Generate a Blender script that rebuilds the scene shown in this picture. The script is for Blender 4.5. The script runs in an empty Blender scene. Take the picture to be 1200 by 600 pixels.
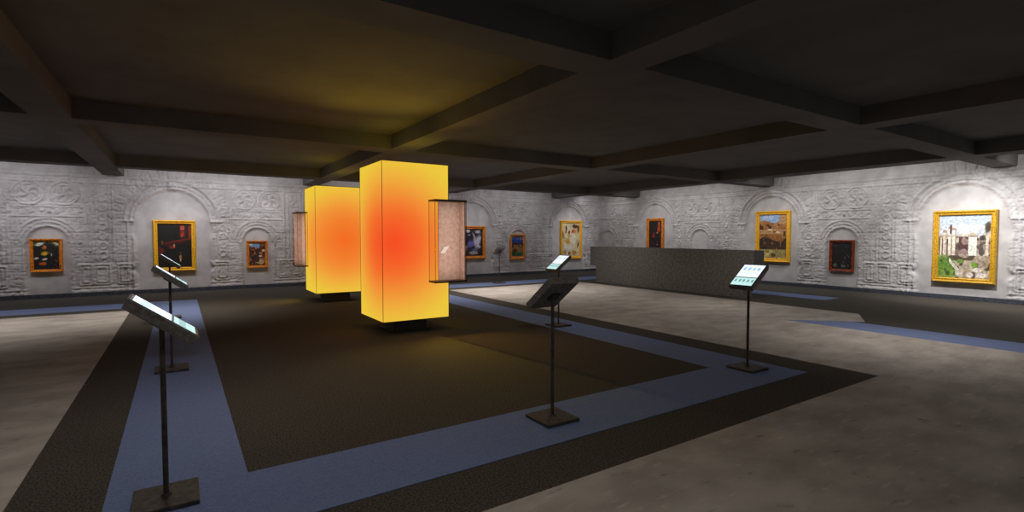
import bpy, bmesh, math, random
import numpy as np
from mathutils import Vector, Matrix

S = bpy.context.scene
COL = S.collection
R = math.radians

# ------------------------------------------------------------------ camera
cam_d = bpy.data.cameras.new('camera')
cam = bpy.data.objects.new('camera', cam_d)
COL.objects.link(cam)
cam_d.sensor_width = 36.0
cam_d.lens = 595.8 / 1200 * 36.0
cam_d.clip_start = 0.05
cam.location = (0, 0, 1.7)
cam.rotation_euler = (R(90 - 2.274), 0, R(-33.267))
S.camera = cam

# ------------------------------------------------------------------ exposure, world
S.view_settings.view_transform = 'Standard'
S.view_settings.look = 'None'
S.view_settings.exposure = 0.0
S.view_settings.gamma = 1.0
S.view_settings.use_curve_mapping = False
W = bpy.data.worlds.new('world')
S.world = W
W.use_nodes = True
W.node_tree.nodes['Background'].inputs[0].default_value = (0.9, 0.92, 1.0, 1)
W.node_tree.nodes['Background'].inputs[1].default_value = 0.02

# room constants
YW, XW, XL, YF = 18.5, 17.4, -10.5, -6.5      # wall planes
ZB, ZC = 3.43, 3.71                           # underside of beams, ceiling


def spot(loc, aim, power, angle=70, blend=0.8, col=(1, 0.95, 0.9), rad=0.08):
    d = bpy.data.lights.new('spot_lamp', 'SPOT')
    d.energy = power
    d.spot_size = R(angle)
    d.spot_blend = blend
    d.color = col
    d.shadow_soft_size = rad
    o = bpy.data.objects.new('spot_lamp', d)
    COL.objects.link(o)
    o.location = loc
    o.rotation_euler = (Vector(aim) - Vector(loc)).to_track_quat('-Z', 'Y').to_euler()
    return o


COOL = (0.97, 0.95, 1.0)
NEUT = (1.0, 0.98, 0.965)
WARM = (1.0, 0.93, 0.86)


def wash(x, y, length, aim, power, col, size=0.12):
    """linear wall washer hidden in the last ceiling bay"""
    d = bpy.data.lights.new('wall_washer', 'AREA')
    d.shape = 'RECTANGLE'
    d.size, d.size_y = length, size
    d.energy = power
    d.color = col
    o = bpy.data.objects.new('wall_washer', d)
    COL.objects.link(o)
    o.location = (x, y, 3.64)
    if abs(aim[1] - y) < 0.01:                # washers on the right wall run along Y
        o.rotation_euler = (0, -(R(90) - math.atan2(3.64 - aim[2], aim[0] - x)), 0)
        d.size, d.size_y = size, length
    else:
        o.rotation_euler = (R(90) - math.atan2(3.64 - aim[2], aim[1] - y), 0, 0)
    return o


# wall washers above the back wall and the right wall
for x0, x1, p in ((-10.0, -7.6, 8), (-6.1, -2.3, 30), (-0.75, 3.1, 44), (4.6, 8.4, 24), (9.95, 13.8, 21), (15.3, 17.0, 6)):
    wash((x0 + x1) / 2, YW - 1.55, x1 - x0, ((x0 + x1) / 2, YW, 0.7), p, COOL)
for y0, y1, p in ((16.9, 18.1, 5), (10.9, 15.5, 33), (7.2, 9.4, 18), (4.7, 7.2, 26), (-1.5, 3.2, 70)):
    wash(XW - 1.5, (y0 + y1) / 2, y1 - y0, (XW, (y0 + y1) / 2, 0.7), p, NEUT)
# picture lights
for x, p in ((-3.0, 60), (-0.1, 90), (2.2, 35), (10.0, 50), (15.4, 95)):
    spot((x, YW - 1.85, 3.62), (x, YW, 1.2), p, 74, 1.0, COOL)
for y, p in ((15.1, 70), (12.4, 70), (9.55, 130), (4.5, 560)):
    spot((XW - 2.5, y, 3.62), (XW, y - 0.2, 0.8), p, 92, 1.0, NEUT)
# added overhead spots without fixtures: ambient fill and floor pools (power, cone)
for x, y, p, a in ((1.2, 1.2, 120, 150), (6.4, 1.2, 34, 150), (2.0, 6.4, 55, 150), (6.9, 7.0, 70, 150), (10.9, 7.6, 190, 135),
                   (9.8, 3.3, 290, 96), (-4.2, 3.2, 300, 115), (-0.1, 5.4, 110, 140), (-3.4, 13.0, 430, 105), (0.1, 13.4, 420, 88),
                   (6.4, 13.2, 160, 140), (8.2, 13.3, 620, 118), (11.0, 12.6, 260, 130), (15.2, 1.8, 320, 125)):
    spot((x, y, 3.66), (x, y, 0), p, a, 1.0, WARM, 0.25)


# added soft fill lamps out of view, lifting the ambient light
for x, y, p in ((-1.0, -4.6, 26), (8.0, -4.6, 26), (-7.5, 4.0, 14)):
    d = bpy.data.lights.new('fill_lamp', 'POINT')
    d.energy = p
    d.shadow_soft_size = 0.5
    d.color = NEUT
    o = bpy.data.objects.new('fill_lamp', d)
    COL.objects.link(o)
    o.location = (x, y, 2.3)


# ------------------------------------------------------------------ material helpers
def srgb(r, g, b):
    f = lambda c: (c / 255 / 12.92) if c / 255 <= 0.04045 else ((c / 255 + 0.055) / 1.055) ** 2.4
    return (f(r), f(g), f(b), 1)


def new_mat(name):
    m = bpy.data.materials.new(name)
    m.use_nodes = True
    nt = m.node_tree
    return m, nt, nt.nodes['Principled BSDF']


def mat_noise(name, c1, c2, scale=8, detail=6, rough=0.7, bump=0.0, bscale=None, metal=0.0, lo=0.35, hi=0.65, spec=0.3,
              stretch=None):
    m, nt, b = new_mat(name)
    tc = nt.nodes.new('ShaderNodeTexCoord')
    n = nt.nodes.new('ShaderNodeTexNoise')
    n.inputs['Scale'].default_value = scale
    n.inputs['Detail'].default_value = detail
    src = tc.outputs['Object']
    if stretch:
        mp = nt.nodes.new('ShaderNodeMapping')
        mp.inputs['Scale'].default_value = stretch
        nt.links.new(src, mp.inputs[0])
        src = mp.outputs[0]
    nt.links.new(src, n.inputs['Vector'])
    r = nt.nodes.new('ShaderNodeValToRGB')
    r.color_ramp.elements[0].position = lo
    r.color_ramp.elements[0].color = c1
    r.color_ramp.elements[1].position = hi
    r.color_ramp.elements[1].color = c2
    nt.links.new(n.outputs['Fac'], r.inputs[0])
    nt.links.new(r.outputs[0], b.inputs['Base Color'])
    b.inputs['Roughness'].default_value = rough
    b.inputs['Metallic'].default_value = metal
    b.inputs['Specular IOR Level'].default_value = spec
    if bump:
        n2 = nt.nodes.new('ShaderNodeTexNoise')
        n2.inputs['Scale'].default_value = bscale or scale * 4
        n2.inputs['Detail'].default_value = 4
        nt.links.new(src, n2.inputs['Vector'])
        bp = nt.nodes.new('ShaderNodeBump')
        bp.inputs['Strength'].default_value = bump
        bp.inputs['Distance'].default_value = 0.02
        nt.links.new(n2.outputs['Fac'], bp.inputs['Height'])
        nt.links.new(bp.outputs[0], b.inputs['Normal'])
    return m


M_WALL = mat_noise('carved_plaster', (0.50, 0.48, 0.48, 1), (0.64, 0.62, 0.62, 1), 3, 8, 0.9, 0.25, 60)
M_CEIL = mat_noise('dark_ceiling_paint', (0.130, 0.125, 0.119, 1), (0.156, 0.151, 0.144, 1), 1.5, 4, 0.9)
M_CARPET = mat_noise('dark_speckled_carpet', (0.034, 0.030, 0.025, 1), (0.118, 0.106, 0.090, 1), 70, 4, 0.95, 0.3, 160, lo=0.36, hi=0.66, spec=0.1)
M_BLUE = mat_noise('blue_carpet', (0.145, 0.195, 0.365, 1), (0.185, 0.240, 0.425, 1), 60, 3, 0.9, 0.2, 200, spec=0.15)
M_STONE = mat_noise('pale_worn_concrete', (0.330, 0.296, 0.268, 1), (0.470, 0.430, 0.392, 1), 1.7, 9, 0.8, 0.0, 30, lo=0.36, hi=0.66, stretch=(1, 1.7, 1))


def add_specks(m, col, scale, stretch, lo, hi):
    """sparse dark stains mixed over the base colour"""
    nt = m.node_tree
    b = nt.nodes['Principled BSDF']
    link = b.inputs['Base Color'].links[0]
    src = link.from_socket
    tc = nt.nodes.new('ShaderNodeTexCoord')
    mp = nt.nodes.new('ShaderNodeMapping')
    mp.inputs['Scale'].default_value = stretch
    n = nt.nodes.new('ShaderNodeTexNoise')
    n.inputs['Scale'].default_value = scale
    n.inputs['Detail'].default_value = 6
    r = nt.nodes.new('ShaderNodeMapRange')
    r.inputs['From Min'].default_value = lo
    r.inputs['From Max'].default_value = hi
    r.inputs['To Max'].default_value = 0.75
    mx = nt.nodes.new('ShaderNodeMix')
    mx.data_type = 'RGBA'
    nt.links.new(tc.outputs['Object'], mp.inputs[0])
    nt.links.new(mp.outputs[0], n.inputs['Vector'])
    nt.links.new(n.outputs['Fac'], r.inputs['Value'])
    nt.links.new(r.outputs[0], mx.inputs['Factor'])
    nt.links.new(src, mx.inputs[6])
    mx.inputs[7].default_value = col
    nt.links.new(mx.outputs[2], b.inputs['Base Color'])


add_specks(M_STONE, (0.13, 0.11, 0.10, 1), 4.5, (0.8, 1.8, 1), 0.64, 0.76)
add_specks(M_STONE, (0.62, 0.58, 0.54, 1), 7.0, (0.7, 2.4, 1), 0.58, 0.85)
M_DESK = mat_noise('grey_cast_concrete', (0.150, 0.146, 0.138, 1), (0.250, 0.244, 0.232, 1), 14, 8, 0.85, 0.5, 60)
M_BASE = mat_noise('blue_grey_skirting', (0.040, 0.045, 0.060, 1), (0.080, 0.088, 0.110, 1), 20, 4, 0.8)
M_METAL = mat_noise('dark_bronze_metal', (0.050, 0.044, 0.038, 1), (0.105, 0.093, 0.082, 1), 25, 5, 0.55, 0.15, 90, metal=0.3, spec=0.4)
M_CASE = mat_noise('grey_textured_casing', (0.150, 0.142, 0.130, 1), (0.290, 0.278, 0.260, 1), 40, 6, 0.6, 0.3, 140, spec=0.4)
M_BEZEL = mat_noise('tablet_bezel_black', (0.012, 0.012, 0.013, 1), (0.022, 0.022, 0.024, 1), 20, 2, 0.16, spec=0.6)
M_TRIM = mat_noise('dark_brown_edge_metal', (0.040, 0.024, 0.015, 1), (0.070, 0.042, 0.026, 1), 20, 3, 0.5)
M_BOARD = mat_noise('rosy_stone_panel', (0.50, 0.36, 0.31, 1), (0.64, 0.49, 0.43, 1), 18, 8, 0.85, 0.3, 90)
M_CARD = mat_noise('white_card', (0.80, 0.80, 0.80, 1), (0.9, 0.9, 0.9, 1), 10, 2, 0.6)


def mat_attr(name, emit=0.0, rough=0.6):
    m, nt, b = new_mat(name)
    a = nt.nodes.new('ShaderNodeVertexColor')
    a.layer_name = 'Col'
    if emit:
        b.inputs['Base Color'].default_value = (0.01, 0.01, 0.01, 1)
        nt.links.new(a.outputs[0], b.inputs['Emission Color'])
        b.inputs['Emission Strength'].default_value = emit
        b.inputs['Roughness'].default_value = 0.25
    else:
        nt.links.new(a.outputs[0], b.inputs['Base Color'])
        b.inputs['Roughness'].default_value = rough
    return m


M_PAINT = mat_attr('oil_paint')
M_SCREEN = mat_attr('lit_screen', 1.3)


def mat_frame(name, base, dark, mid, lo=0.36):
    m, nt, b = new_mat(name)
    tc = nt.nodes.new('ShaderNodeTexCoord')
    n = nt.nodes.new('ShaderNodeTexNoise')
    n.inputs['Scale'].default_value = 26
    n.inputs['Detail'].default_value = 5
    n.inputs['Roughness'].default_value = 0.7
    nt.links.new(tc.outputs['Object'], n.inputs['Vector'])
    r = nt.nodes.new('ShaderNodeValToRGB')
    e = r.color_ramp.elements
    e[0].position, e[0].color = lo, dark
    e[1].position, e[1].color = lo + 0.26, base
    k = e.new(lo + 0.11)
    k.color = mid
    nt.links.new(n.outputs['Fac'], r.inputs[0])
    nt.links.new(r.outputs[0], b.inputs['Base Color'])
    b.inputs['Roughness'].default_value = 0.45
    bp = nt.nodes.new('ShaderNodeBump')
    bp.inputs['Strength'].default_value = 0.6
    bp.inputs['Distance'].default_value = 0.02
    nt.links.new(n.outputs['Fac'], bp.inputs['Height'])
    nt.links.new(bp.outputs[0], b.inputs['Normal'])
    return m


F_GOLD = mat_frame('gilded_frame_yellow', (1.0, 0.62, 0.03, 1), (0.50, 0.10, 0.01, 1), (0.95, 0.42, 0.015, 1), 0.31)
F_ORANGE = mat_frame('gilded_frame_orange', (1.0, 0.42, 0.03, 1), (0.16, 0.025, 0.008, 1), (0.85, 0.24, 0.012, 1), 0.36)
F_RED = mat_frame('gilded_frame_red', (0.60, 0.17, 0.02, 1), (0.05, 0.012, 0.008, 1), (0.28, 0.035, 0.012, 1), 0.40)
F_OLIVE = mat_frame('gilded_frame_antique', (0.74, 0.50, 0.02, 1), (0.26, 0.07, 0.012, 1), (0.60, 0.28, 0.012, 1), 0.33)


def mat_lightbox(name, core, core_col, mid_col, scale):
    """Back-lit fabric: an orange-red heart fading to yellow at the top and bottom."""
    m, nt, b = new_mat(name)
    tc = nt.nodes.new('ShaderNodeTexCoord')
    mp = nt.nodes.new('ShaderNodeMapping')
    mp.inputs['Location'].default_value = tuple(-c * k for c, k in zip(core, scale))
    mp.inputs['Scale'].default_value = scale
    nt.links.new(tc.outputs['Object'], mp.inputs[0])
    ln = nt.nodes.new('ShaderNodeVectorMath')
    ln.operation = 'LENGTH'
    nt.links.new(mp.outputs[0], ln.inputs[0])
    r = nt.nodes.new('ShaderNodeValToRGB')
    r.color_ramp.interpolation = 'B_SPLINE'
    e = r.color_ramp.elements
    e[0].position, e[0].color = 0.0, core_col
    e[1].position, e[1].color = 1.0, srgb(235, 202, 62)
    k = e.new(0.34); k.color = mid_col
    k = e.new(0.58); k.color = srgb(240, 148, 56)
    k = e.new(0.80); k.color = srgb(237, 184, 62)
    nt.links.new(ln.outputs['Value'], r.inputs[0])
    b.inputs['Base Color'].default_value = (0.05, 0.03, 0.01, 1)
    b.inputs['Roughness'].default_value = 0.9
    b.inputs['Specular IOR Level'].default_value = 0.0
    nt.links.new(r.outputs[0], b.inputs['Emission Color'])
    b.inputs['Emission Strength'].default_value = 1.0
    return m


M_GLOW = mat_lightbox('backlit_fabric', (-0.40, -0.55, -0.02), srgb(245, 68, 34), srgb(243, 104, 42), (0.66, 0.55, 0.66))
M_GLOW_FAR = mat_lightbox('backlit_fabric_far', (0.12, -0.6, 0.0), srgb(242, 104, 36), srgb(241, 126, 44), (0.68, 0.50, 0.66))


def mat_glass():
    m = bpy.data.materials.new('tinted_glass')
    m.use_nodes = True
    nt = m.node_tree
    nt.nodes.clear()
    o = nt.nodes.new('ShaderNodeOutputMaterial')
    t = nt.nodes.new('ShaderNodeBsdfTransparent')
    t.inputs[0].default_value = (0.97, 0.92, 0.88, 1)
    g = nt.nodes.new('ShaderNodeBsdfGlossy')
    g.inputs['Roughness'].default_value = 0.05
    lw = nt.nodes.new('ShaderNodeLayerWeight')
    lw.inputs['Blend'].default_value = 0.5
    pw = nt.nodes.new('ShaderNodeMath')
    pw.operation = 'POWER'
    pw.inputs[1].default_value = 4.0
    nt.links.new(lw.outputs['Facing'], pw.inputs[0])
    fr = nt.nodes.new('ShaderNodeMath')
    fr.operation = 'MULTIPLY_ADD'
    fr.inputs[1].default_value = 0.25
    fr.inputs[2].default_value = 0.02
    nt.links.new(pw.outputs[0], fr.inputs[0])
    mx = nt.nodes.new('ShaderNodeMixShader')
    nt.links.new(fr.outputs[0], mx.inputs[0])
    nt.links.new(t.outputs[0], mx.inputs[1])
    nt.links.new(g.outputs[0], mx.inputs[2])
    nt.links.new(mx.outputs[0], o.inputs[0])
    return m


M_GLASS = mat_glass()


# ------------------------------------------------------------------ mesh helpers
def box(bm, x0, x1, y0, y1, z0, z1, M=None):
    v = [bm.verts.new((x, y, z)) for z in (z0, z1) for y in (y0, y1) for x in (x0, x1)]
    for f in ((0, 2, 3, 1), (4, 5, 7, 6), (0, 1, 5, 4), (2, 6, 7, 3), (0, 4, 6, 2), (1, 3, 7, 5)):
        bm.faces.new([v[i] for i in f])
    if M:
        for q in v:
            q.co = M @ q.co
    return v


def prism(bm, pts, z0, z1):
    a = [bm.verts.new((x, y, z0)) for x, y in pts]
    b = [bm.verts.new((x, y, z1)) for x, y in pts]
    n = len(pts)
    bm.faces.new(a[::-1])
    bm.faces.new(b)
    for i in range(n):
        bm.faces.new((a[i], a[(i + 1) % n], b[(i + 1) % n], b[i]))


def tube(bm, p0, p1, r0, r1=None, n=20):
    r1 = r0 if r1 is None else r1
    p0, p1 = Vector(p0), Vector(p1)
    d = (p1 - p0)
    M = Matrix.Translation((p0 + p1) / 2) @ d.to_track_quat('Z', 'Y').to_matrix().to_4x4()
    bmesh.ops.create_cone(bm, cap_ends=True, segments=n, radius1=r0, radius2=r1, depth=d.length, matrix=M)


def obj(name, bm, mat, parent=None, bevel=0.0, smooth=False):
    bmesh.ops.recalc_face_normals(bm, faces=bm.faces)
    me = bpy.data.meshes.new(name)
    bm.to_mesh(me)
    bm.free()
    me.materials.append(mat)
    if smooth:
        me.shade_smooth()
    o = bpy.data.objects.new(name, me)
    COL.objects.link(o)
    if parent:
        o.parent = parent
    if bevel:
        md = o.modifiers.new('bevel', 'BEVEL')
        md.width = bevel
        md.segments = 2
        md.limit_method = 'ANGLE'
    return o


def struct(name, bm, mat, label=None, **k):
    o = obj(name, bm, mat, **k)
    o['kind'] = 'structure'
    if label:
        o['label'] = label
    return o


def thing(name, label, cat, loc=(0, 0, 0), rz=0, group=None):
    o = bpy.data.objects.new(name, None)
    COL.objects.link(o)
    o.location = loc
    o.rotation_euler = (0, 0, rz)
    o.empty_display_size = 0.2
    o['label'] = label
    o['category'] = cat
    if group:
        o['group'] = group
    return o


# ------------------------------------------------------------------ floor
bm = bmesh.new()
box(bm, XL - 0.2, XW + 0.2, YF - 0.2, YW + 0.2, -0.2, 0.0)
struct('floor', bm, M_CARPET, 'dark brown speckled carpet covering the whole hall')
T = 0.005
bm = bmesh.new()
prism(bm, [(XL + 0.3, YF + 0.3), (10.2, YF + 0.3), (10.2, 5.55), (11.3, 4.52), (12.32, 5.05), (12.3, 14.35), (7.06, 14.35),
           (7.06, 2.66), (-0.94, 2.66), (-0.94, 14.35), (XL + 0.3, 14.35)], 0.0, T)
struct('trim_1', bm, M_STONE, 'pale worn concrete walkway around the dark carpet platform')


def strip(i, pts, label):
    b = bmesh.new()
    prism(b, pts, 0.0, T + 0.001)
    struct('trim_%d' % i, b, M_BLUE, label)


def rect(x0, x1, y0, y1):
    return [(x0, y0), (x1, y0), (x1, y1), (x0, y1)]


strip(2, rect(-0.43, 0.38, 4.03, 14.85), 'blue carpet band left of the luminous boxes')
strip(3, rect(-0.43, 6.5, 3.22, 4.03), 'blue carpet band nearest the camera')
strip(4, rect(5.69, 6.5, 4.03, 14.85), 'blue carpet band right of the luminous boxes')
strip(5, rect(XL + 0.3, 0.38, 14.85, 15.9), 'blue carpet band along the left part of the far wall')
strip(6, rect(5.69, 15.05, 14.85, 15.9), 'blue carpet band along the right part of the far wall')
strip(7, rect(14.2, 15.05, 6.65, 14.85), 'blue carpet band behind the concrete counter')
strip(8, [(10.2, YF + 0.3), (11.1, YF + 0.3), (11.1, 4.66), (10.2, 5.52)], 'blue carpet band pointing to the right edge of the picture')

# ------------------------------------------------------------------ ceiling with crossing beams
bm = bmesh.new()
box(bm, XL - 0.2, XW + 0.2, YF - 0.2, YW + 0.2, ZC, ZC + 0.2)
BX = [(-7.10, -6.62), (-1.75, -1.27), (3.60, 4.08), (8.95, 9.43), (14.30, 14.78)]
BY = [(-2.44, -1.96), (3.72, 4.20), (9.88, 10.36), (16.04, 16.52)]
for a, b in BX:
    box(bm, a, b, YF, YW, ZB, ZC)
prev = XL
for a, b in BX + [(XW, XW)]:
    for c, d in BY:
        box(bm, prev, a, c, d, ZB, ZC)
    prev = b
struct('ceiling', bm, M_CEIL, 'dark grey ceiling crossed by a grid of beams')


# ------------------------------------------------------------------ carved walls
def vnoise(u, z, scale, seed):
    """value noise, vectorised"""
    rng = np.random.RandomState(seed)
    tab = rng.rand(257, 257)
    x, y = u * scale + 1000.0, z * scale + 1000.0
    xi, yi = np.floor(x).astype(int), np.floor(y).astype(int)
    fx, fy = x - xi, y - yi
    fx, fy = fx * fx * (3 - 2 * fx), fy * fy * (3 - 2 * fy)
    g = lambda a, b: tab[a % 257, b % 257]
    return ((g(xi, yi) * (1 - fx) + g(xi + 1, yi) * fx) * (1 - fy) +
            (g(xi, yi + 1) * (1 - fx) + g(xi + 1, yi + 1) * fx) * fy) - 0.5


def band(x, c, w):
    return np.exp(-((x - c) / w) ** 2)


def inside(x, a, b, s=0.012):
    return 1 / (1 + np.exp(-(x - a) / s)) * 1 / (1 + np.exp((x - b) / s))


def relief(u, z):
    """height of the carved surface; u runs to the right seen from the room, one big arch every 5.2 m at u = 0"""
    P = 5.2
    raw = u
    v = (u + 1.95) % P - 1.95                     # -1.95 .. 3.25
    h = np.zeros_like(u)
    n = 0.5 * vnoise(raw, z * 1.4, 16, 2) + 0.6 * vnoise(raw, z, 34, 3)
    rough = 0.016 * n
    # engraved scribble: thin contour lines of a broad noise
    c1 = vnoise(raw, z * 1.7, 4.2, 11) + 0.35 * vnoise(raw, z, 13, 12)
    c2 = vnoise(raw * 1.6, z, 5.5, 13) + 0.35 * vnoise(raw, z, 15, 14)
    lines = band((c1 * 7) % 1.0, 0.5, 0.13) + band((c2 * 6) % 1.0, 0.5, 0.13)
    # coursed blocks with sunk centres
    row = np.floor(z / 0.21)
    uu = raw + 0.21 * (row % 2) + 0.13 * np.sin(row * 7.1)
    du = np.abs((uu / 0.42) % 1.0 - 0.5) * 0.42
    dz = np.abs((z / 0.21) % 1.0 - 0.5) * 0.21
    joint = np.maximum(band(du, 0.0, 0.010), band(dz, 0.0, 0.010))
    carved = vnoise(np.floor(uu / 0.42 + 0.5) * 3.7, row * 5.3, 1.0, 21) > 0.02
    h += rough - 0.015 * lines * np.where(carved, 1.0, 0.55) - 0.012 * joint
    # big arch niche
    rb = np.hypot(v, z - 2.15)
    inb = np.where(z > 2.15, 1 / (1 + np.exp((rb - 0.90) / 0.012)),
                   inside(v, -0.92 - 0.10 * band(z, 1.85, 0.25) - 0.12 * band(z, 0.7, 0.10), 0.92 + 0.10 * band(z, 1.85, 0.25) + 0.12 * band(z, 0.7, 0.10)))
    ring = np.where(z > 2.12, 0.030 * band(rb, 0.96, 0.022) + 0.022 * band(rb, 1.06, 0.02) + 0.030 * band(rb, 1.20, 0.03)
                    - 0.02 * band(rb, 1.12, 0.02), 0)
    jamb = np.where(z <= 2.15, 0.028 * (band(np.abs(v), 1.0, 0.03) + 0.8 * band(np.abs(v), 1.14, 0.025)), 0)
    spring = 0.03 * band(z, 2.13, 0.03) * inside(np.abs(v), 0.93, 1.28)
    key = 0.04 * inside(v, -0.11, 0.11) * inside(z, 3.02, 3.30)
    # voussoir ticks
    ang = np.arctan2(z - 2.15, v)
    vous = np.where(z > 2.15, -0.02 * band((ang / 0.16) % 1.0, 0.5, 0.10) * inside(rb, 1.24, 1.55), 0)
    h += ring + jamb + spring + key + vous
    # small niche and its arch
    s = v - 2.30
    rs = np.hypot(s, z - 1.52)
    ins = np.where(z > 1.52, 1 / (1 + np.exp((rs - 0.40) / 0.012)), inside(s, -0.44, 0.44))
    h += np.where(z > 1.5, 0.026 * band(rs, 0.46, 0.02) + 0.018 * band(rs, 0.56, 0.02) + 0.022 * band(rs, 0.66, 0.025), 0)
    h += np.where(z <= 1.52, 0.024 * band(np.abs(s), 0.50, 0.025), 0)
    # rosettes with petals above it
    for c in (-0.37, 0.37):
        q = np.hypot(s - c, z - 2.86)
        a = np.arctan2(z - 2.86, s - c)
        h += 0.030 * band(q, 0.31, 0.02) + 0.018 * band(q, 0.24, 0.015)
        h += 0.022 * np.sin(5 * a + 14 * q) * (q < 0.20) + 0.018 * band(q, 0.0, 0.05)
    # lettered frieze between two fillets
    fr = inside(s, -0.78, 0.78)
    h += 0.026 * fr * (band(z, 2.23, 0.016) + band(z, 2.50, 0.016) + 0.6 * band(z, 2.56, 0.012))
    glyph = (vnoise(raw, z * 0.35, 13, 5) > 0.10) * inside(z, 2.29, 2.44)
    h += 0.020 * fr * glyph
    # pilasters
    for c, w in ((1.40, 0.020), (1.50, 0.030), (1.58, 0.015), (3.12, 0.020), (-1.95, 0.03), (-1.86, 0.015), (-1.55, 0.02), (-1.47, 0.015)):
        h += 0.026 * band(v, c, w) * inside(z, 0.95, 3.16)
    # capitals and chained rings in the pilaster shaft
    for c in (-1.71, 1.30):
        for k in range(7):
            q = np.hypot(v - c, (z - 1.15 - 0.27 * k) * 0.9)
            h += 0.020 * band(q, 0.085, 0.02)
    # panelled pedestals
    for a, b in ((-1.93, -1.57), (-1.38, -1.02), (1.08, 1.44), (2.95, 3.22)):
        for i, g in enumerate((0.0, 0.075)):
            du = np.maximum(np.maximum(a + g - v, v - (b - g)), np.maximum(0.32 + g - z, z - (0.88 - g)))
            h += 0.030 * band(du, 0.0, 0.017)
    # cornice courses
    h += 0.035 * band(z, 3.19, 0.022) + 0.02 * band(z, 3.27, 0.015) + 0.04 * inside(z, 3.33, 3.45)
    h += 0.018 * (np.sin(raw * 2 * np.pi / 0.13) > 0) * inside(z, 3.21, 3.27)
    # plinth
    h += 0.030 * inside(z, 0.0, 0.17) + 0.02 * band(z, 0.24, 0.02) * (1 - inb)
    h = h * 1.35
    # smooth recessed niches
    sm = 0.0025 * vnoise(raw, z, 6, 9)
    h = h * (1 - inb) + (sm - 0.045) * inb
    h = h * (1 - ins) + (0.003 * n - 0.045) * ins
    return h


def carved_wall(name, label, pos, u, z):
    """pos(u, z, h) -> xyz arrays; one continuous grid plus a slab behind"""
    U, Z = np.meshgrid(u, z)
    H = relief(U, Z)
    X, Y, Q = pos(U, Z, H)
    co = np.stack([X, Y, Q], -1).reshape(-1, 3)
    nz, nu = U.shape
    i = np.arange((nz - 1) * (nu - 1))
    r, c = i // (nu - 1), i % (nu - 1)
    a = r * nu + c
    quads = np.stack([a, a + 1, a + nu + 1, a + nu], -1)
    # thickness: a back row of four corners
    k = len(co)
    corners = [(0, 0), (0, nu - 1), (nz - 1, nu - 1), (nz - 1, 0)]
    back = np.array([[*(float(t) for t in pos(U[p], Z[p], np.float64(-0.2)))] for p in corners])
    co = np.vstack([co, back])
    me = bpy.data.meshes.new(name)
    faces = quads
    me.vertices.add(len(co))
    me.vertices.foreach_set('co', co.ravel())
    me.loops.add(faces.size + 4)
    me.loops.foreach_set('vertex_index', np.concatenate([faces.ravel(), [k + 3, k + 2, k + 1, k]]))
    me.polygons.add(len(faces) + 1)
    me.polygons.foreach_set('loop_start', np.arange(len(faces) + 1) * 4)
    me.polygons.foreach_set('loop_total', np.full(len(faces) + 1, 4))
    me.update(calc_edges=True)
    me.validate()
    me.shade_smooth()
    me.materials.append(M_WALL)
    o = bpy.data.objects.new(name, me)
    COL.objects.link(o)
    o['kind'] = 'structure'
    o['label'] = label
    return o


zz = np.arange(0, ZC + 0.01, 0.0215)
# back wall: plane Y = YW, u to the right = +X, big arches at X = -0.10, 5.05 ...
ub = np.concatenate([np.arange(XL, -5.2, 0.06), np.arange(-5.2, XW + 0.12, 0.0235)])


def back_pos(U, Z, H):
    return U + 0 * H, YW - H + 0 * U, Z + 0 * H


_rel = relief


def make_wall(name, label, pos, ugrid, to_u):
    global relief
    relief = lambda U, Z: _rel(to_u(U), Z)
    o = carved_wall(name, label, pos, ugrid, zz)
    relief = _rel
    return o


make_wall('wall_back', 'long carved white plaster wall with arches on the left of the corner', back_pos, ub, lambda X: (X + 0.10) * 5.2 / 5.14)
ur = np.concatenate([np.arange(-YW - 0.12, -1.5, 0.0215), np.arange(-1.5, -YF + 0.02, 0.06)])   # u = -Y
make_wall('wall_right', 'long carved white plaster wall with arches on the right of the corner',
          lambda U, Z, H: (XW - H + 0 * U, -U + 0 * H, Z + 0 * H), ur, lambda U: U + 4.76)
for nm, lab, b4 in (('wall_left', 'plain plaster wall closing the hall on the left', (XL - 0.2, XL, YF, YW)),
                    ('wall_front', 'plain plaster wall behind the camera', (XL, XW, YF - 0.2, YF))):
    bm = bmesh.new()
    box(bm, *b4, 0.0, ZC)
    struct(nm, bm, M_WALL, lab)
bm = bmesh.new()
box(bm, XL, XW, YW - 0.085, YW - 0.0, 0, 0.11)
struct('baseboard_back', bm, M_BASE, 'blue-grey skirting along the back wall')
bm = bmesh.new()
box(bm, XW - 0.085, XW - 0.0, YF, YW - 0.09, 0, 0.11)
struct('baseboard_right', bm, M_BASE, 'blue-grey skirting along the right wall')


# ------------------------------------------------------------------ luminous boxes
def panel(bm, axis, s, w, z0, z1):
    """one fabric face of the box, axis 'x' or 'y', side s"""
    t = 0.012
    a, b = (s * w, s * (w - t))
    lo, hi = min(a, b), max(a, b)
    e = w - 0.006
    if axis == 'x':
        box(bm, lo, hi, -e, e, z0, z1)
    else:
        box(bm, -e, e, lo, hi, z0, z1)


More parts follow.
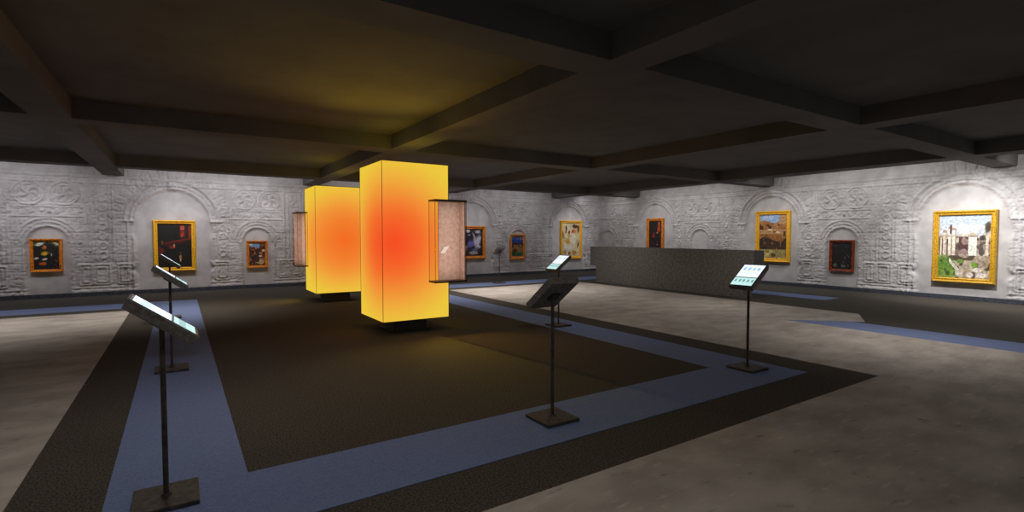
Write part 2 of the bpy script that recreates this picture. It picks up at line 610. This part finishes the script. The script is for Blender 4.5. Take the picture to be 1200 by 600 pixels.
def light_box(label, loc, fabric, lamps, w=0.611, z0=0.24, z1=2.96):
    zm = (z0 + z1) / 2
    t = thing('luminous_box', label, 'light box', (loc[0], loc[1], 0), 0, 'hanging luminous boxes')
    hz = (z1 - z0) / 2
    for ax, s in (('y', -1), ('x', -1), ('y', 1), ('x', 1)):
        b = bmesh.new()
        panel(b, ax, s, w, -hz, hz)
        p = obj('fabric_panel', b, fabric, t)
        p.location = (0, 0, zm)
    for nm, za, zb_ in (('top_panel', hz - 0.012, hz), ('bottom_panel', -hz, -hz + 0.012)):
        b = bmesh.new()
        box(b, -w + 0.02, w - 0.02, -w + 0.02, w - 0.02, za, zb_)
        p = obj(nm, b, fabric if nm == 'top_panel' else M_TRIM, t)
        p.location = (0, 0, zm)
    # thin dark edging along the seams
    b = bmesh.new()
    e = 0.0035
    for sx in (-1, 1):
        for sy in (-1, 1):
            box(b, sx * w - e, sx * w + e, sy * w - e, sy * w + e, z0, z1)
    for zt in (z1,):
        for s in (-1, 1):
            box(b, -w + e, w - e, s * w - e, s * w + e, zt - e, zt + e * 2)
            box(b, s * w - e, s * w + e, -w + e, w - e, zt - e, zt + e * 2)
    obj('edge_trim', b, M_TRIM, t)
    b = bmesh.new()
    r = w - 0.30
    box(b, -r, r, -r, r, 0.0, z0 - 0.001)
    box(b, -r - 0.04, r + 0.04, -r - 0.04, r + 0.04, 0.0, 0.03)
    obj('pedestal', b, M_METAL, t, 0.006)
    # unseen spots added outside the fabric, boosting its glow on floor and ceiling
    for p, q, e_, a_ in lamps:
        spot((loc[0] + p[0], loc[1] + p[1], p[2]), (loc[0] + q[0], loc[1] + q[1], q[2]), e_, a_, 1.0, (1.0, 0.66, 0.07), 0.0)
    return t


light_box('nearer glowing orange and yellow box, its front face fully visible', (3.465, 8.914), M_GLOW,
          (((0.2, -0.66, 1.5), (0.55, -2.4, 0.0), 120, 82), ((-0.3, -0.66, 1.5), (-1.0, -3.2, 0.0), 50, 90), ((-0.4, -0.72, 1.9), (-1.25, -2.3, 3.71), 85, 104)))
light_box('farther glowing orange and yellow box, partly behind the nearer one', (3.497, 14.01), M_GLOW_FAR,
          (((-0.64, 0.0, 0.9), (-1.9, 0.3, 0.0), 40, 100),))


def vitrine(label, loc, rz, mirror=1):
    """shallow display case, local x along the box face, local -y away from it, back at y = 0"""
    L, D, z0, z1 = 0.613, 0.262, 0.88, 2.33
    t = thing('display_case', label, 'display case', loc, rz, 'display cases on the luminous boxes')
    m = lambda a, b: (min(a * mirror, b * mirror), max(a * mirror, b * mirror))
    for nm, a, c in (('top_plate', z1 - 0.03, z1), ('bottom_plate', z0, z0 + 0.03)):
        b = bmesh.new()
        box(b, *m(-0.008, L + 0.008), -D - 0.008, -0.002, a, c)
        obj(nm, b, M_TRIM, t, 0.004)
    b = bmesh.new()
    box(b, *m(0.17, L - 0.02), -0.045, -0.02, z0 + 0.03, z1 - 0.03)
    box(b, *m(L - 0.032, L - 0.012), -D + 0.02, -0.0455, z0 + 0.03, z1 - 0.03)
    obj('backboard', b, M_BOARD, t)
    for rr in ((0.0, L, -D, -D + 0.006), (0.0, 0.006, -D + 0.007, -0.004), (L - 0.006, L, -D + 0.007, -0.004)):
        b = bmesh.new()
        box(b, *m(rr[0], rr[1]), rr[2], rr[3], z0 + 0.03, z1 - 0.03)
        obj('glass_pane', b, M_GLASS, t)
    b = bmesh.new()
    for x in (0.004, L - 0.004):
        for y in (-D + 0.004, -0.008):
            q = m(x - 0.003, x + 0.003)
            box(b, q[0], q[1], y - 0.003, y + 0.003, z0 + 0.03, z1 - 0.03)
    obj('corner_post', b, M_TRIM, t)
    # unseen area light added behind the front pane to brighten the backboard
    d = bpy.data.lights.new('case_fill', 'AREA')
    d.shape = 'RECTANGLE'
    d.size, d.size_y = L - 0.08, z1 - z0 - 0.12
    d.energy = 2.7
    d.color = (1.0, 0.90, 0.84)
    lo = bpy.data.objects.new('case_fill', d)
    COL.objects.link(lo)
    lo.parent = t
    lo.location = (mirror * L / 2, -D + 0.012, (z0 + z1) / 2)
    lo.rotation_euler = (R(90), 0, 0)
    return t


vitrine('tinted glass case on the front of the nearer glowing box, a white card inside', (3.69, 8.298, 0), 0)
vitrine('tinted glass case on the left side of the farther glowing box', (2.878, 14.25, 0), R(-90), -1)

# white tilted card on the backboard of the front case
bm = bmesh.new()
pts = [(0.195, 1.385), (0.285, 1.39), (0.375, 1.52), (0.275, 1.50)]
fa = [bm.verts.new((x, 0, z)) for x, z in pts]
fb = [bm.verts.new((x, 0.008, z)) for x, z in pts]
bm.faces.new(fa)
bm.faces.new(fb[::-1])
for i in range(4):
    bm.faces.new((fa[i], fb[i], fb[(i + 1) % 4], fa[(i + 1) % 4]))
card = obj('exhibit_card', bm, M_CARD)
card.location = (3.69, 8.243, 0)
card['label'] = 'small white tilted card inside the glass case of the nearer box'
card['category'] = 'card'

# ------------------------------------------------------------------ concrete counter
desk = thing('reception_counter', 'long grey concrete counter with overhanging upper block before the right wall', 'counter', (12.9, 10.9, 0))
bm = bmesh.new()
box(bm, 0, 0.48, -3.07, 3.42, 0.60, 1.30)
obj('upper_block', bm, M_DESK, desk, 0.004)
bm = bmesh.new()
box(bm, 0.004, 0.42, -2.78, 3.1, 0.0, 0.60)
obj('lower_block', bm, M_DESK, desk, 0.003)


# ------------------------------------------------------------------ colour-grid meshes (paintings, screens)
def color_grid(name, w, h, nx, ny, fn, mat, parent, thick=0.01):
    """canvas in local XZ, facing -Y, centred; fn(x 0..1, y 0..1 upward) -> sRGB 0..255 arrays"""
    xs, zs = np.linspace(-w / 2, w / 2, nx + 1), np.linspace(-h / 2, h / 2, ny + 1)
    co, faces = [], []
    for z in zs:
        for x in xs:
            co.append((x, 0, z))
    for j in range(ny):
        for i in range(nx):
            a = j * (nx + 1) + i
            faces.append((a, a + 1, a + nx + 2, a + nx + 1))
    k = len(co)
    co += [(-w / 2, thick, -h / 2), (w / 2, thick, -h / 2), (w / 2, thick, h / 2), (-w / 2, thick, h / 2)]
    c = [0, nx, (nx + 1) * ny + nx, (nx + 1) * ny]
    faces.append((k + 3, k + 2, k + 1, k))
    for i in range(4):
        j = (i + 1) % 4
        faces.append((c[j], c[i], k + i, k + j))
    me = bpy.data.meshes.new(name)
    me.from_pydata(co, [], faces)
    gx, gy = np.meshgrid((np.arange(nx) + 0.5) / nx, (np.arange(ny) + 0.5) / ny)
    rgb = fn(gx, gy)
    if mat is M_PAINT:                                 # brush texture
        rgb = rgb * (1 + 0.30 * vnoise(gx, gy * h / w, 34, 90) + 0.22 * vnoise(gx, gy * h / w, 60, 91))[..., None]
    rgb = np.clip(rgb, 0, 255) / 255.0
    lin = np.where(rgb <= 0.04045, rgb / 12.92, ((rgb + 0.055) / 1.055) ** 2.4).reshape(-1, 3)
    ca = me.color_attributes.new('Col', 'FLOAT_COLOR', 'CORNER')
    buf = np.ones((len(me.loops), 4))
    buf[:, :3] = 0.03
    buf[:nx * ny * 4, :3] = np.repeat(lin, 4, axis=0)
    ca.data.foreach_set('color', buf.ravel())
    me.materials.append(mat)
    o = bpy.data.objects.new(name, me)
    COL.objects.link(o)
    if parent:
        o.parent = parent
    return o


class Pic:
    def __init__(s, x, y, base):
        s.x, s.y = x, y
        s.c = np.zeros(x.shape + (3,)) + np.array(base, float)

    def put(s, mask, col):
        m = np.clip(mask, 0, 1)[..., None]
        s.c = s.c * (1 - m) + np.array(col, float) * m
        return s

    def ell(s, cx, cy, rx, ry, col, rot=0.0, soft=0.25, jag=0.35, seed=0):
        dx, dy = s.x - cx, s.y - cy
        a, b = dx * math.cos(rot) + dy * math.sin(rot), -dx * math.sin(rot) + dy * math.cos(rot)
        d = np.sqrt((a / rx) ** 2 + (b / ry) ** 2) + jag * 2 * vnoise(s.x, s.y, 9, 40 + seed)
        return s.put((1 + soft - d) / (2 * soft), col)

    def rec(s, x0, x1, y0, y1, col):
        return s.put(((s.x >= x0) & (s.x <= x1) & (s.y >= y0) & (s.y <= y1)) * 1.0, col)

    def noise(s, amp, scale=14, seed=0, mask=None):
        n = vnoise(s.x, s.y, scale, 60 + seed) + 0.6 * vnoise(s.x, s.y, scale * 2.3, 61 + seed)
        m = 1.0 if mask is None else mask
        s.c = s.c + (n * amp * 2 * m)[..., None]
        return s

    def spots(s, th, col, scale=16, seed=0, mask=None):
        n = vnoise(s.x, s.y, scale, 80 + seed)
        m = (n > th) * 1.0
        return s.put(m if mask is None else m * mask, col)


def pic_clouds(x, y):
    p = Pic(x, y, (30, 29, 28)).noise(8, 12)
    p.ell(0.28, 0.93, 0.30, 0.09, (86, 92, 60)).ell(0.8, 0.9, 0.25, 0.10, (105, 112, 60), seed=1)
    p.ell(0.26, 0.90, 0.17, 0.05, (222, 222, 205), 0.2).ell(0.86, 0.90, 0.13, 0.055, (225, 225, 205), -0.1, seed=3)
    p.ell(0.62, 0.80, 0.24, 0.14, (36, 36, 34)).ell(0.42, 0.78, 0.11, 0.06, (214, 120, 52), 0.2).ell(0.43, 0.72, 0.09, 0.02, (120, 50, 26))
    p.ell(0.44, 0.56, 0.15, 0.075, (226, 190, 40), 0.1).ell(0.34, 0.55, 0.05, 0.05, (222, 140, 40))
    p.ell(0.10, 0.40, 0.12, 0.035, (205, 205, 200), 0.15).ell(0.44, 0.37, 0.12, 0.035, (222, 222, 216), 0.15)
    p.ell(0.37, 0.21, 0.13, 0.055, (200, 96, 34)).ell(0.70, 0.52, 0.025, 0.05, (190, 180, 160))
    p.spots(0.33, (150, 70, 26), 18, 1, (x > 0.82) * (y < 0.85) * 1.0)
    p.spots(0.32, (120, 34, 20), 18, 2, (y < 0.09) * 1.0)
    return p.c


def pic_night(x, y):
    p = Pic(x, y, (24, 24, 22)).noise(5, 10)
    p.rec(0.66, 0.80, 0.70, 0.97, (136, 40, 26)).rec(0.645, 0.67, 0.66, 0.98, (66, 20, 16)).rec(0.80, 0.83, 0.66, 0.98, (66, 20, 16))
    p.rec(0.68, 0.78, 0.86, 0.95, (190, 84, 58)).rec(0.66, 0.80, 0.835, 0.85, (50, 16, 14)).ell(0.73, 0.75, 0.05, 0.06, (178, 66, 44))
    p.rec(0.90, 1.0, 0.66, 1.0, (92, 28, 18)).ell(0.95, 0.8, 0.04, 0.18, (140, 52, 34))
    d = y - (0.52 + 0.15 * x)
    p.put((np.abs(d) < 0.022) * (x > 0.2) * 1.0, (112, 30, 20))
    p.put((np.abs(d + 0.055) < 0.014) * (x > 0.3) * (x < 0.8) * 1.0, (66, 20, 16))
    p.ell(0.40, 0.47, 0.11, 0.05, (132, 38, 24)).ell(0.48, 0.50, 0.03, 0.05, (216, 150, 110)).ell(0.25, 0.53, 0.05, 0.03, (106, 30, 22))
    p.ell(0.10, 0.38, 0.09, 0.06, (108, 34, 26), seed=2).ell(0.14, 0.57, 0.03, 0.04, (126, 74, 44)).ell(0.05, 0.45, 0.04, 0.03, (100, 28, 50))
    p.ell(0.66, 0.24, 0.04, 0.05, (186, 132, 70)).ell(0.67, 0.33, 0.025, 0.04, (116, 74, 44)).ell(0.66, 0.17, 0.02, 0.03, (220, 190, 140))
    return p.c


def pic_town(x, y):
    p = Pic(x, y, (92, 54, 34)).noise(46, 9, 3)
    p.put(((y > 0.84 - 0.1 * x) & (x < 0.66)) * 1.0, (120, 160, 202)).ell(0.1, 0.95, 0.14, 0.05, (214, 218, 216))
    p.spots(0.16, (186, 112, 70), 9, 5, (y < 0.8) * 1.0).spots(0.22, (40, 36, 40), 11, 6, (y < 0.78) * 1.0)
    p.ell(0.88, 0.66, 0.12, 0.06, (222, 214, 186)).ell(0.72, 0.42, 0.14, 0.04, (220, 210, 190)).ell(0.76, 0.20, 0.18, 0.12, (208, 184, 138))
    p.ell(0.5, 0.12, 0.14, 0.05, (206, 182, 124)).spots(0.2, (58, 56, 26), 13, 7, (y < 0.18) * 1.0).ell(0.3, 0.36, 0.2, 0.1, (52, 42, 38))
    return p.c


def pic_figures(x, y):
    p = Pic(x, y, (46, 36, 40)).noise(16, 9, 1)
    p.ell(0.80, 0.50, 0.13, 0.32, (206, 208, 222), -0.15).ell(0.80, 0.90, 0.09, 0.06, (200, 198, 204)).ell(0.66, 0.78, 0.03, 0.12, (190, 190, 206), 0.5)
    p.ell(0.55, 0.45, 0.12, 0.16, (108, 110, 184), 0.3).ell(0.46, 0.93, 0.10, 0.05, (206, 202, 204)).ell(0.28, 0.48, 0.08, 0.07, (186, 186, 186))
    p.ell(0.50, 0.78, 0.05, 0.03, (150, 128, 176)).ell(0.34, 0.24, 0.06, 0.18, (210, 204, 206), -0.3).ell(0.14, 0.74, 0.08, 0.11, (206, 190, 208))
    p.ell(0.12, 0.18, 0.10, 0.10, (196, 190, 192)).ell(0.62, 0.12, 0.14, 0.06, (184, 178, 178)).ell(0.62, 0.24, 0.06, 0.05, (80, 84, 160))
    return p.c.clip(0, 255)


def pic_lake(x, y):
    p = Pic(x, y, (150, 112, 66)).noise(30, 8, 5)
    p.rec(0, 1, 0.80, 1, (60, 84, 150)).rec(0, 1, 0.66, 0.82, (24, 66, 150)).spots(0.12, (120, 130, 160), 8, 3, (y > 0.82) * 1.0)
    p.rec(0, 1, 0.60, 0.67, (74, 30, 22)).spots(0.1, (60, 42, 28), 8, 4, ((y > 0.38) & (y < 0.6)) * 1.0)
    p.ell(0.3, 0.32, 0.22, 0.05, (84, 26, 18)).rec(0, 1, 0.06, 0.26, (52, 112, 58)).spots(0.12, (30, 66, 34), 9, 8, (y < 0.26) * 1.0).rec(0, 1, 0, 0.06, (190, 140, 80))
    return p.c


def pic_dancers(x, y):
    p = Pic(x, y, (218, 206, 162)).noise(20, 8, 7)
    p.ell(0.72, 0.90, 0.18, 0.06, (66, 46, 44)).ell(0.68, 0.74, 0.17, 0.10, (206, 132, 88)).ell(0.62, 0.76, 0.07, 0.06, (172, 44, 38)).ell(0.92, 0.82, 0.06, 0.10, (112, 62, 46))
    p.ell(0.24, 0.84, 0.05, 0.07, (96, 80, 66)).ell(0.22, 0.75, 0.04, 0.06, (170, 54, 44)).ell(0.02, 0.66, 0.05, 0.10, (106, 60, 44)).ell(0.40, 0.72, 0.05, 0.05, (96, 70, 56))
    p.ell(0.68, 0.48, 0.20, 0.22, (232, 224, 196)).ell(0.92, 0.36, 0.035, 0.14, (96, 58, 36), -0.3).ell(0.32, 0.46, 0.14, 0.08, (212, 168, 74)).ell(0.40, 0.62, 0.08, 0.04, (216, 160, 70))
    p.ell(0.42, 0.10, 0.08, 0.05, (170, 76, 46)).ell(0.3, 0.26, 0.2, 0.1, (230, 226, 208)).ell(0.7, 0.12, 0.1, 0.06, (196, 150, 66)).ell(0.14, 0.14, 0.10, 0.06, (186, 160, 110))
    return p.c


def pic_dusk(x, y):
    p = Pic(x, y, (34, 26, 26)).noise(10, 8, 2)
    p.rec(0.68, 0.92, 0.64, 0.98, (150, 54, 28)).rec(0.86, 1, 0.5, 1, (56, 30, 24)).ell(0.76, 0.75, 0.10, 0.08, (208, 86, 40)).rec(0.76, 0.80, 0.84, 0.96, (214, 150, 110))
    p.ell(0.36, 0.52, 0.15, 0.08, (150, 38, 48)).ell(0.36, 0.60, 0.10, 0.03, (120, 40, 34)).ell(0.66, 0.62, 0.06, 0.02, (214, 150, 90))
    p.ell(0.66, 0.32, 0.06, 0.035, (150, 50, 50)).ell(0.66, 0.24, 0.06, 0.02, (196, 150, 120)).ell(0.3, 0.2, 0.3, 0.16, (56, 26, 40))
    return p.c


def pic_hilltown(x, y):
    p = Pic(x, y, (166, 112, 62)).noise(26, 8, 9)
    p.put((y > 0.84 + 0.03 * np.sin(x * 9)) * 1.0, (152, 186, 232)).put(((x > 0.72) & (y > 0.78)) * 1.0, (192, 148, 106)).ell(0.35, 0.93, 0.25, 0.04, (186, 208, 238))
    m = ((y > 0.66) & (y < 0.78)) * 1.0
    p.spots(0.10, (72, 40, 26), 10, 2, m).put(((y > 0.56) & (y < 0.66)) * 1.0, (190, 146, 98)).spots(0.2, (64, 44, 34), 11, 3, ((y > 0.50) & (y < 0.62)) * 1.0)
    p.ell(0.38, 0.66, 0.08, 0.02, (236, 212, 180)).ell(0.7, 0.6, 0.1, 0.02, (226, 192, 150))
    m = ((y > 0.21) & (y < 0.44 + 0.05 * np.sin(x * 7))) * 1.0
    p.put(m, (72, 50, 34)).spots(0.15, (40, 36, 30), 12, 4, m).spots(0.28, (140, 98, 58), 14, 5, m)
    p.put((y < 0.21) * 1.0, (164, 146, 86)).spots(0.15, (202, 188, 120), 12, 6, (y < 0.2) * 1.0).spots(0.2, (84, 74, 44), 12, 7, (y < 0.16) * 1.0)
    return p.c


def pic_starry(x, y):
    p = Pic(x, y, (27, 25, 25)).noise(6, 12, 4)
    p.spots(0.26, (92, 90, 96), 15, 3, (np.abs(x - 0.62 - (y - 0.2) * 0.45) < 0.15) * (y < 0.62) * 1.0)
    p.ell(0.16, 0.14, 0.09, 0.06, (96, 98, 92), jag=0.6).ell(0.56, 0.12, 0.10, 0.05, (104, 100, 104), jag=0.6).ell(0.84, 0.16, 0.03, 0.05, (90, 88, 90))
    p.ell(0.72, 0.85, 0.05, 0.02, (70, 66, 60)).ell(0.18, 0.88, 0.05, 0.02, (70, 62, 56))
    return p.c


def pic_ruins(x, y):
    p = Pic(x, y, (202, 206, 220)).noise(10, 5, 6)
    p.put((y > 0.84) * 0.6, (172, 194, 226)).ell(0.55, 0.78, 0.3, 0.08, (226, 226, 230))
    # hillside of houses and rubble
    m = (y < 0.66 + 0.05 * np.sin(x * 8)) * 1.0
    p.put(m, (196, 184, 164)).noise(20, 9, 3, m)
    p.spots(0.22, (76, 62, 56), 12, 9, m * (y > 0.42))
    # temple front: arch and bright side wall
    p.put(((x > 0.40) & (x < 0.58) & (y > 0.37) & (y < 0.68)) * 1.0, (84, 54, 52)).spots(0.05, (150, 126, 120), 12, 3, ((x > 0.40) & (x < 0.58) & (y > 0.37) & (y < 0.66)) * 1.0)
    p.rec(0.58, 0.74, 0.36, 0.66, (238, 230, 216)).rec(0.40, 0.58, 0.66, 0.70, (206, 196, 178))
    p.put(((np.abs(x - 0.66) < 0.10) & (y > 0.66) & (y < 0.66 + 0.06 * (1 - np.abs(x - 0.66) / 0.1) + 0.02)) * 1.0, (196, 182, 158)).rec(0.56, 0.76, 0.655, 0.675, (150, 134, 116))
    p.ell(0.83, 0.63, 0.06, 0.05, (62, 56, 54))
    # dim hillside behind the columns
    p.put(((x < 0.40) & (y > 0.28) & (y < 0.62 + 0.06 * np.sin(x * 30))) * 1.0, (128, 110, 102)).spots(0.12, (84, 70, 66), 12, 19, ((x < 0.4) & (y > 0.28) & (y < 0.62)) * 1.0)
    p.put(((x > 0.74) & (y > 0.40) & (y < 0.60)) * 1.0, (156, 140, 126)).spots(0.1, (96, 82, 76), 12, 18, ((x > 0.74) & (y > 0.30) & (y < 0.58)) * 1.0)
    # columns at the left
    for cx, w, top in ((0.05, 0.02, 0.66), (0.125, 0.03, 0.74), (0.225, 0.032, 0.80), (0.305, 0.036, 0.78)):
        p.rec(cx - w, cx + w, 0.28, top, (236, 224, 206)).rec(cx + w * 0.5, cx + w, 0.28, top, (172, 148, 130)).rec(cx - w * 1.3, cx + w * 1.3, top - 0.02, top + 0.02, (168, 146, 128))
    p.rec(0.215, 0.26, 0.70, 0.85, (74, 62, 60)).rec(0.115, 0.125, 0.40, 0.70, (110, 92, 84)).rec(0.05, 0.37, 0.66, 0.685, (190, 172, 154))
    # column with a dark leafy head at the right
    p.rec(0.905, 0.955, 0.30, 0.76, (224, 206, 186)).ell(0.93, 0.79, 0.055, 0.07, (70, 58, 44), jag=0.6)
    # foreground: rubble, grass, stones
    m = (y < 0.36) * 1.0
    p.put(m, (182, 166, 144)).noise(34, 11, 12, m).spots(0.2, (86, 72, 58), 13, 13, m)
    p.ell(0.08, 0.18, 0.26, 0.17, (100, 140, 54), jag=0.4).ell(0.22, 0.06, 0.22, 0.08, (120, 150, 66), jag=0.4).spots(0.16, (66, 98, 36), 15, 14, ((x < 0.35) & (y < 0.3)) * 1.0)
    p.ell(0.72, 0.22, 0.07, 0.04, (126, 168, 60)).ell(0.44, 0.27, 0.08, 0.03, (112, 140, 66))
    p.put(((np.abs(y - 0.26 + (x - 0.25) * 0.9) < 0.035) & (x > 0.22) & (x < 0.42)) * 1.0, (224, 214, 200))
    p.ell(0.42, 0.07, 0.08, 0.04, (232, 224, 214)).ell(0.62, 0.05, 0.07, 0.04, (236, 230, 222)).ell(0.84, 0.06, 0.08, 0.04, (224, 216, 206)).ell(0.76, 0.14, 0.09, 0.03, (230, 224, 214))
    return p.c


def framed(label, c, size, rail, depth, fmat, fn, wall, nx=84):
    """c: (along wall, z) centre"""
    w, h = size
    if wall == 'back':
        t = thing('framed_painting', label, 'painting', (c[0], YW + 0.036, c[1]), 0, 'framed paintings on the carved walls')
    else:
        t = thing('framed_painting', label, 'painting', (XW + 0.036, c[0], c[1]), R(90 + 180), 'framed paintings on the carved walls')
    # profile of a moulded, mitred rail: (inset from outer edge, projection)
    prof = [(0, 0.0), (0, 0.55), (0.10, 0.85), (0.24, 1.0), (0.40, 0.92), (0.50, 0.62), (0.64, 0.60), (0.78, 0.72), (0.90, 0.62), (1.0, 0.38), (1.0, 0.0)]
    b = bmesh.new()
    rings = []
    for a, d in prof:
        x, z = w / 2 - a * rail, h / 2 - a * rail
        rings.append([b.verts.new((sx * x, -d * depth, sz * z)) for sx, sz in ((-1, -1), (1, -1), (1, 1), (-1, 1))])
    for r0, r1 in zip(rings, rings[1:] + rings[:1]):
        for i in range(4):
            j = (i + 1) % 4
            b.faces.new((r0[i], r0[j], r1[j], r1[i]))
    obj('frame', b, fmat, t)
    cw, ch = w - 2 * rail + 0.01, h - 2 * rail + 0.01
    cv = color_grid('canvas', cw, ch, nx, int(nx * ch / cw), fn, M_PAINT, t, 0.02)
    cv.location = (0, -0.022, 0)
    return t


framed('small square dark painting with yellow and orange blobs, leftmost on the back wall', (-3.01, 1.165), (0.67, 0.91), 0.075, 0.08, F_ORANGE, pic_clouds, 'back')
framed('large black night scene in gold frame with a red lit window', (-0.09, 1.40), (1.08, 1.54), 0.115, 0.10, F_GOLD, pic_night, 'back')
framed('small brown town landscape in orange frame, left of the glowing boxes', (2.155, 1.095), (0.62, 0.89), 0.075, 0.08, F_ORANGE, pic_town, 'back')
framed('painting of pale blue figures on black beside the glass case of the near box', (10.04, 1.42), (1.52, 1.36), 0.125, 0.09, F_ORANGE, pic_figures, 'back')
framed('small landscape painting with blue sky band and green foreground strip', (12.43, 1.22), (0.78, 1.10), 0.095, 0.08, F_ORANGE, pic_lake, 'back')
framed('tall cream painting with reddish figures in gold frame near the corner', (15.46, 1.51), (1.28, 1.80), 0.12, 0.10, F_GOLD, pic_dancers, 'back')
framed('dark red and black painting rising behind the concrete counter', (15.14, 1.67), (0.93, 1.58), 0.12, 0.10, F_ORANGE, pic_dusk, 'right')
framed('brown hill town under blue sky in gold frame beside the counter end', (9.89, 1.67), (1.23, 1.79), 0.13, 0.11, F_GOLD, pic_hilltown, 'right')
framed('small almost black painting in dark red frame', (7.665, 1.07), (0.72, 1.0), 0.085, 0.08, F_RED, pic_starry, 'right')
framed('bright painting of white columns and ruins with green grass, rightmost', (4.70, 1.41), (1.32, 1.93), 0.13, 0.13, F_OLIVE, pic_ruins, 'right', 120)


# ------------------------------------------------------------------ tablet stands
def screen_fn(x, y):
    # x runs along the low edge, y towards the high edge: a lit page with picture tiles and a green footer
    p = Pic(x, y, (228, 240, 250))
    p.rec(0, 1, 0.36, 0.40, (60, 72, 76)).rec(0, 1, 0, 0.36, (178, 214, 210))
    for k in range(5):
        p.rec(0.08 + 0.19 * k, 0.18 + 0.19 * k, 0.16, 0.28, (104, 146, 150))
    for k in range(4):
        p.rec(0.10 + 0.22 * k, 0.22 + 0.22 * k, 0.72, 0.88, (150, 186, 228))
    p.rec(0.1, 0.9, 0.56, 0.62, (206, 224, 244))
    return p.c


def tablet_stand(label, x, y, rz, ztab=1.17):
    """reader stands on the local -y side: the screen's low edge is at -y"""
    t = thing('tablet_stand', label, 'tablet stand', (x, y, T + 0.001), rz, 'tablet stands around the platform')
    b = bmesh.new()
    box(b, -0.18, 0.18, -0.18, 0.18, 0, 0.03)
    obj('base', b, M_METAL, t, 0.006)
    b = bmesh.new()
    tube(b, (0, 0, 0.03), (0, 0, ztab - 0.05), 0.016)
    tube(b, (0, 0, 0.03), (0, 0, 0.045), 0.032, 0.026)
    obj('pole', b, M_METAL, t, smooth=False)
    tilt = R(37)
    L, Wd, th = 0.45, 0.33, 0.065
    b = bmesh.new()
    box(b, -0.05, 0.05, -0.05, 0.05, -0.05, -th / 2 + 0.002)
    br = obj('bracket', b, M_METAL, t, 0.004)
    # casing with a slightly narrower back
    b = bmesh.new()
    v = box(b, -Wd / 2, Wd / 2, -L / 2, L / 2, -th / 2, th / 2)
    for q in v[:4]:
        q.co.x *= 0.93
        q.co.y *= 0.95
    cs = obj('tablet_case', b, M_CASE, t, 0.005)
    b = bmesh.new()
    box(b, -Wd / 2 + 0.012, Wd / 2 - 0.012, -L / 2 + 0.012, L / 2 - 0.012, 0, 0.003)
    bz = obj('bezel', b, M_BEZEL, cs)
    bz.location = (0, 0, th / 2 - 0.001)
    sc = color_grid('screen', 0.286, 0.395, 40, 50, screen_fn, M_SCREEN, cs, 0.003)
    sc.location = (0, 0, th / 2 + 0.004)
    sc.rotation_euler = (R(-90), 0, 0)
    for o in (cs, br):
        o.location = (0, 0, ztab)
        o.rotation_euler = (tilt, 0, 0)
    return t


tablet_stand('nearest tablet stand on the left blue band, its tablet largest in view', -0.10, 3.90, R(90), 1.165)
tablet_stand('second tablet stand along the left blue band, between the nearest and the farthest', -0.10, 7.70, R(90))
tablet_stand('farthest tablet stand on the left blue band, in front of the black night painting', -0.16, 12.60, R(90))
tablet_stand('tablet stand on the front blue band, dark back of its tablet to the camera', 2.86, 3.68, R(180))
tablet_stand('tablet stand on the right corner of the blue band with its lit screen facing left', 6.04, 3.73, R(-90))
tablet_stand('tablet stand on the right blue band rising behind the dark-backed tablet', 5.97, 7.50, R(-90))
tablet_stand('small distant tablet stand before the back wall beside the blue and green landscape', 9.58, 15.43, R(180))
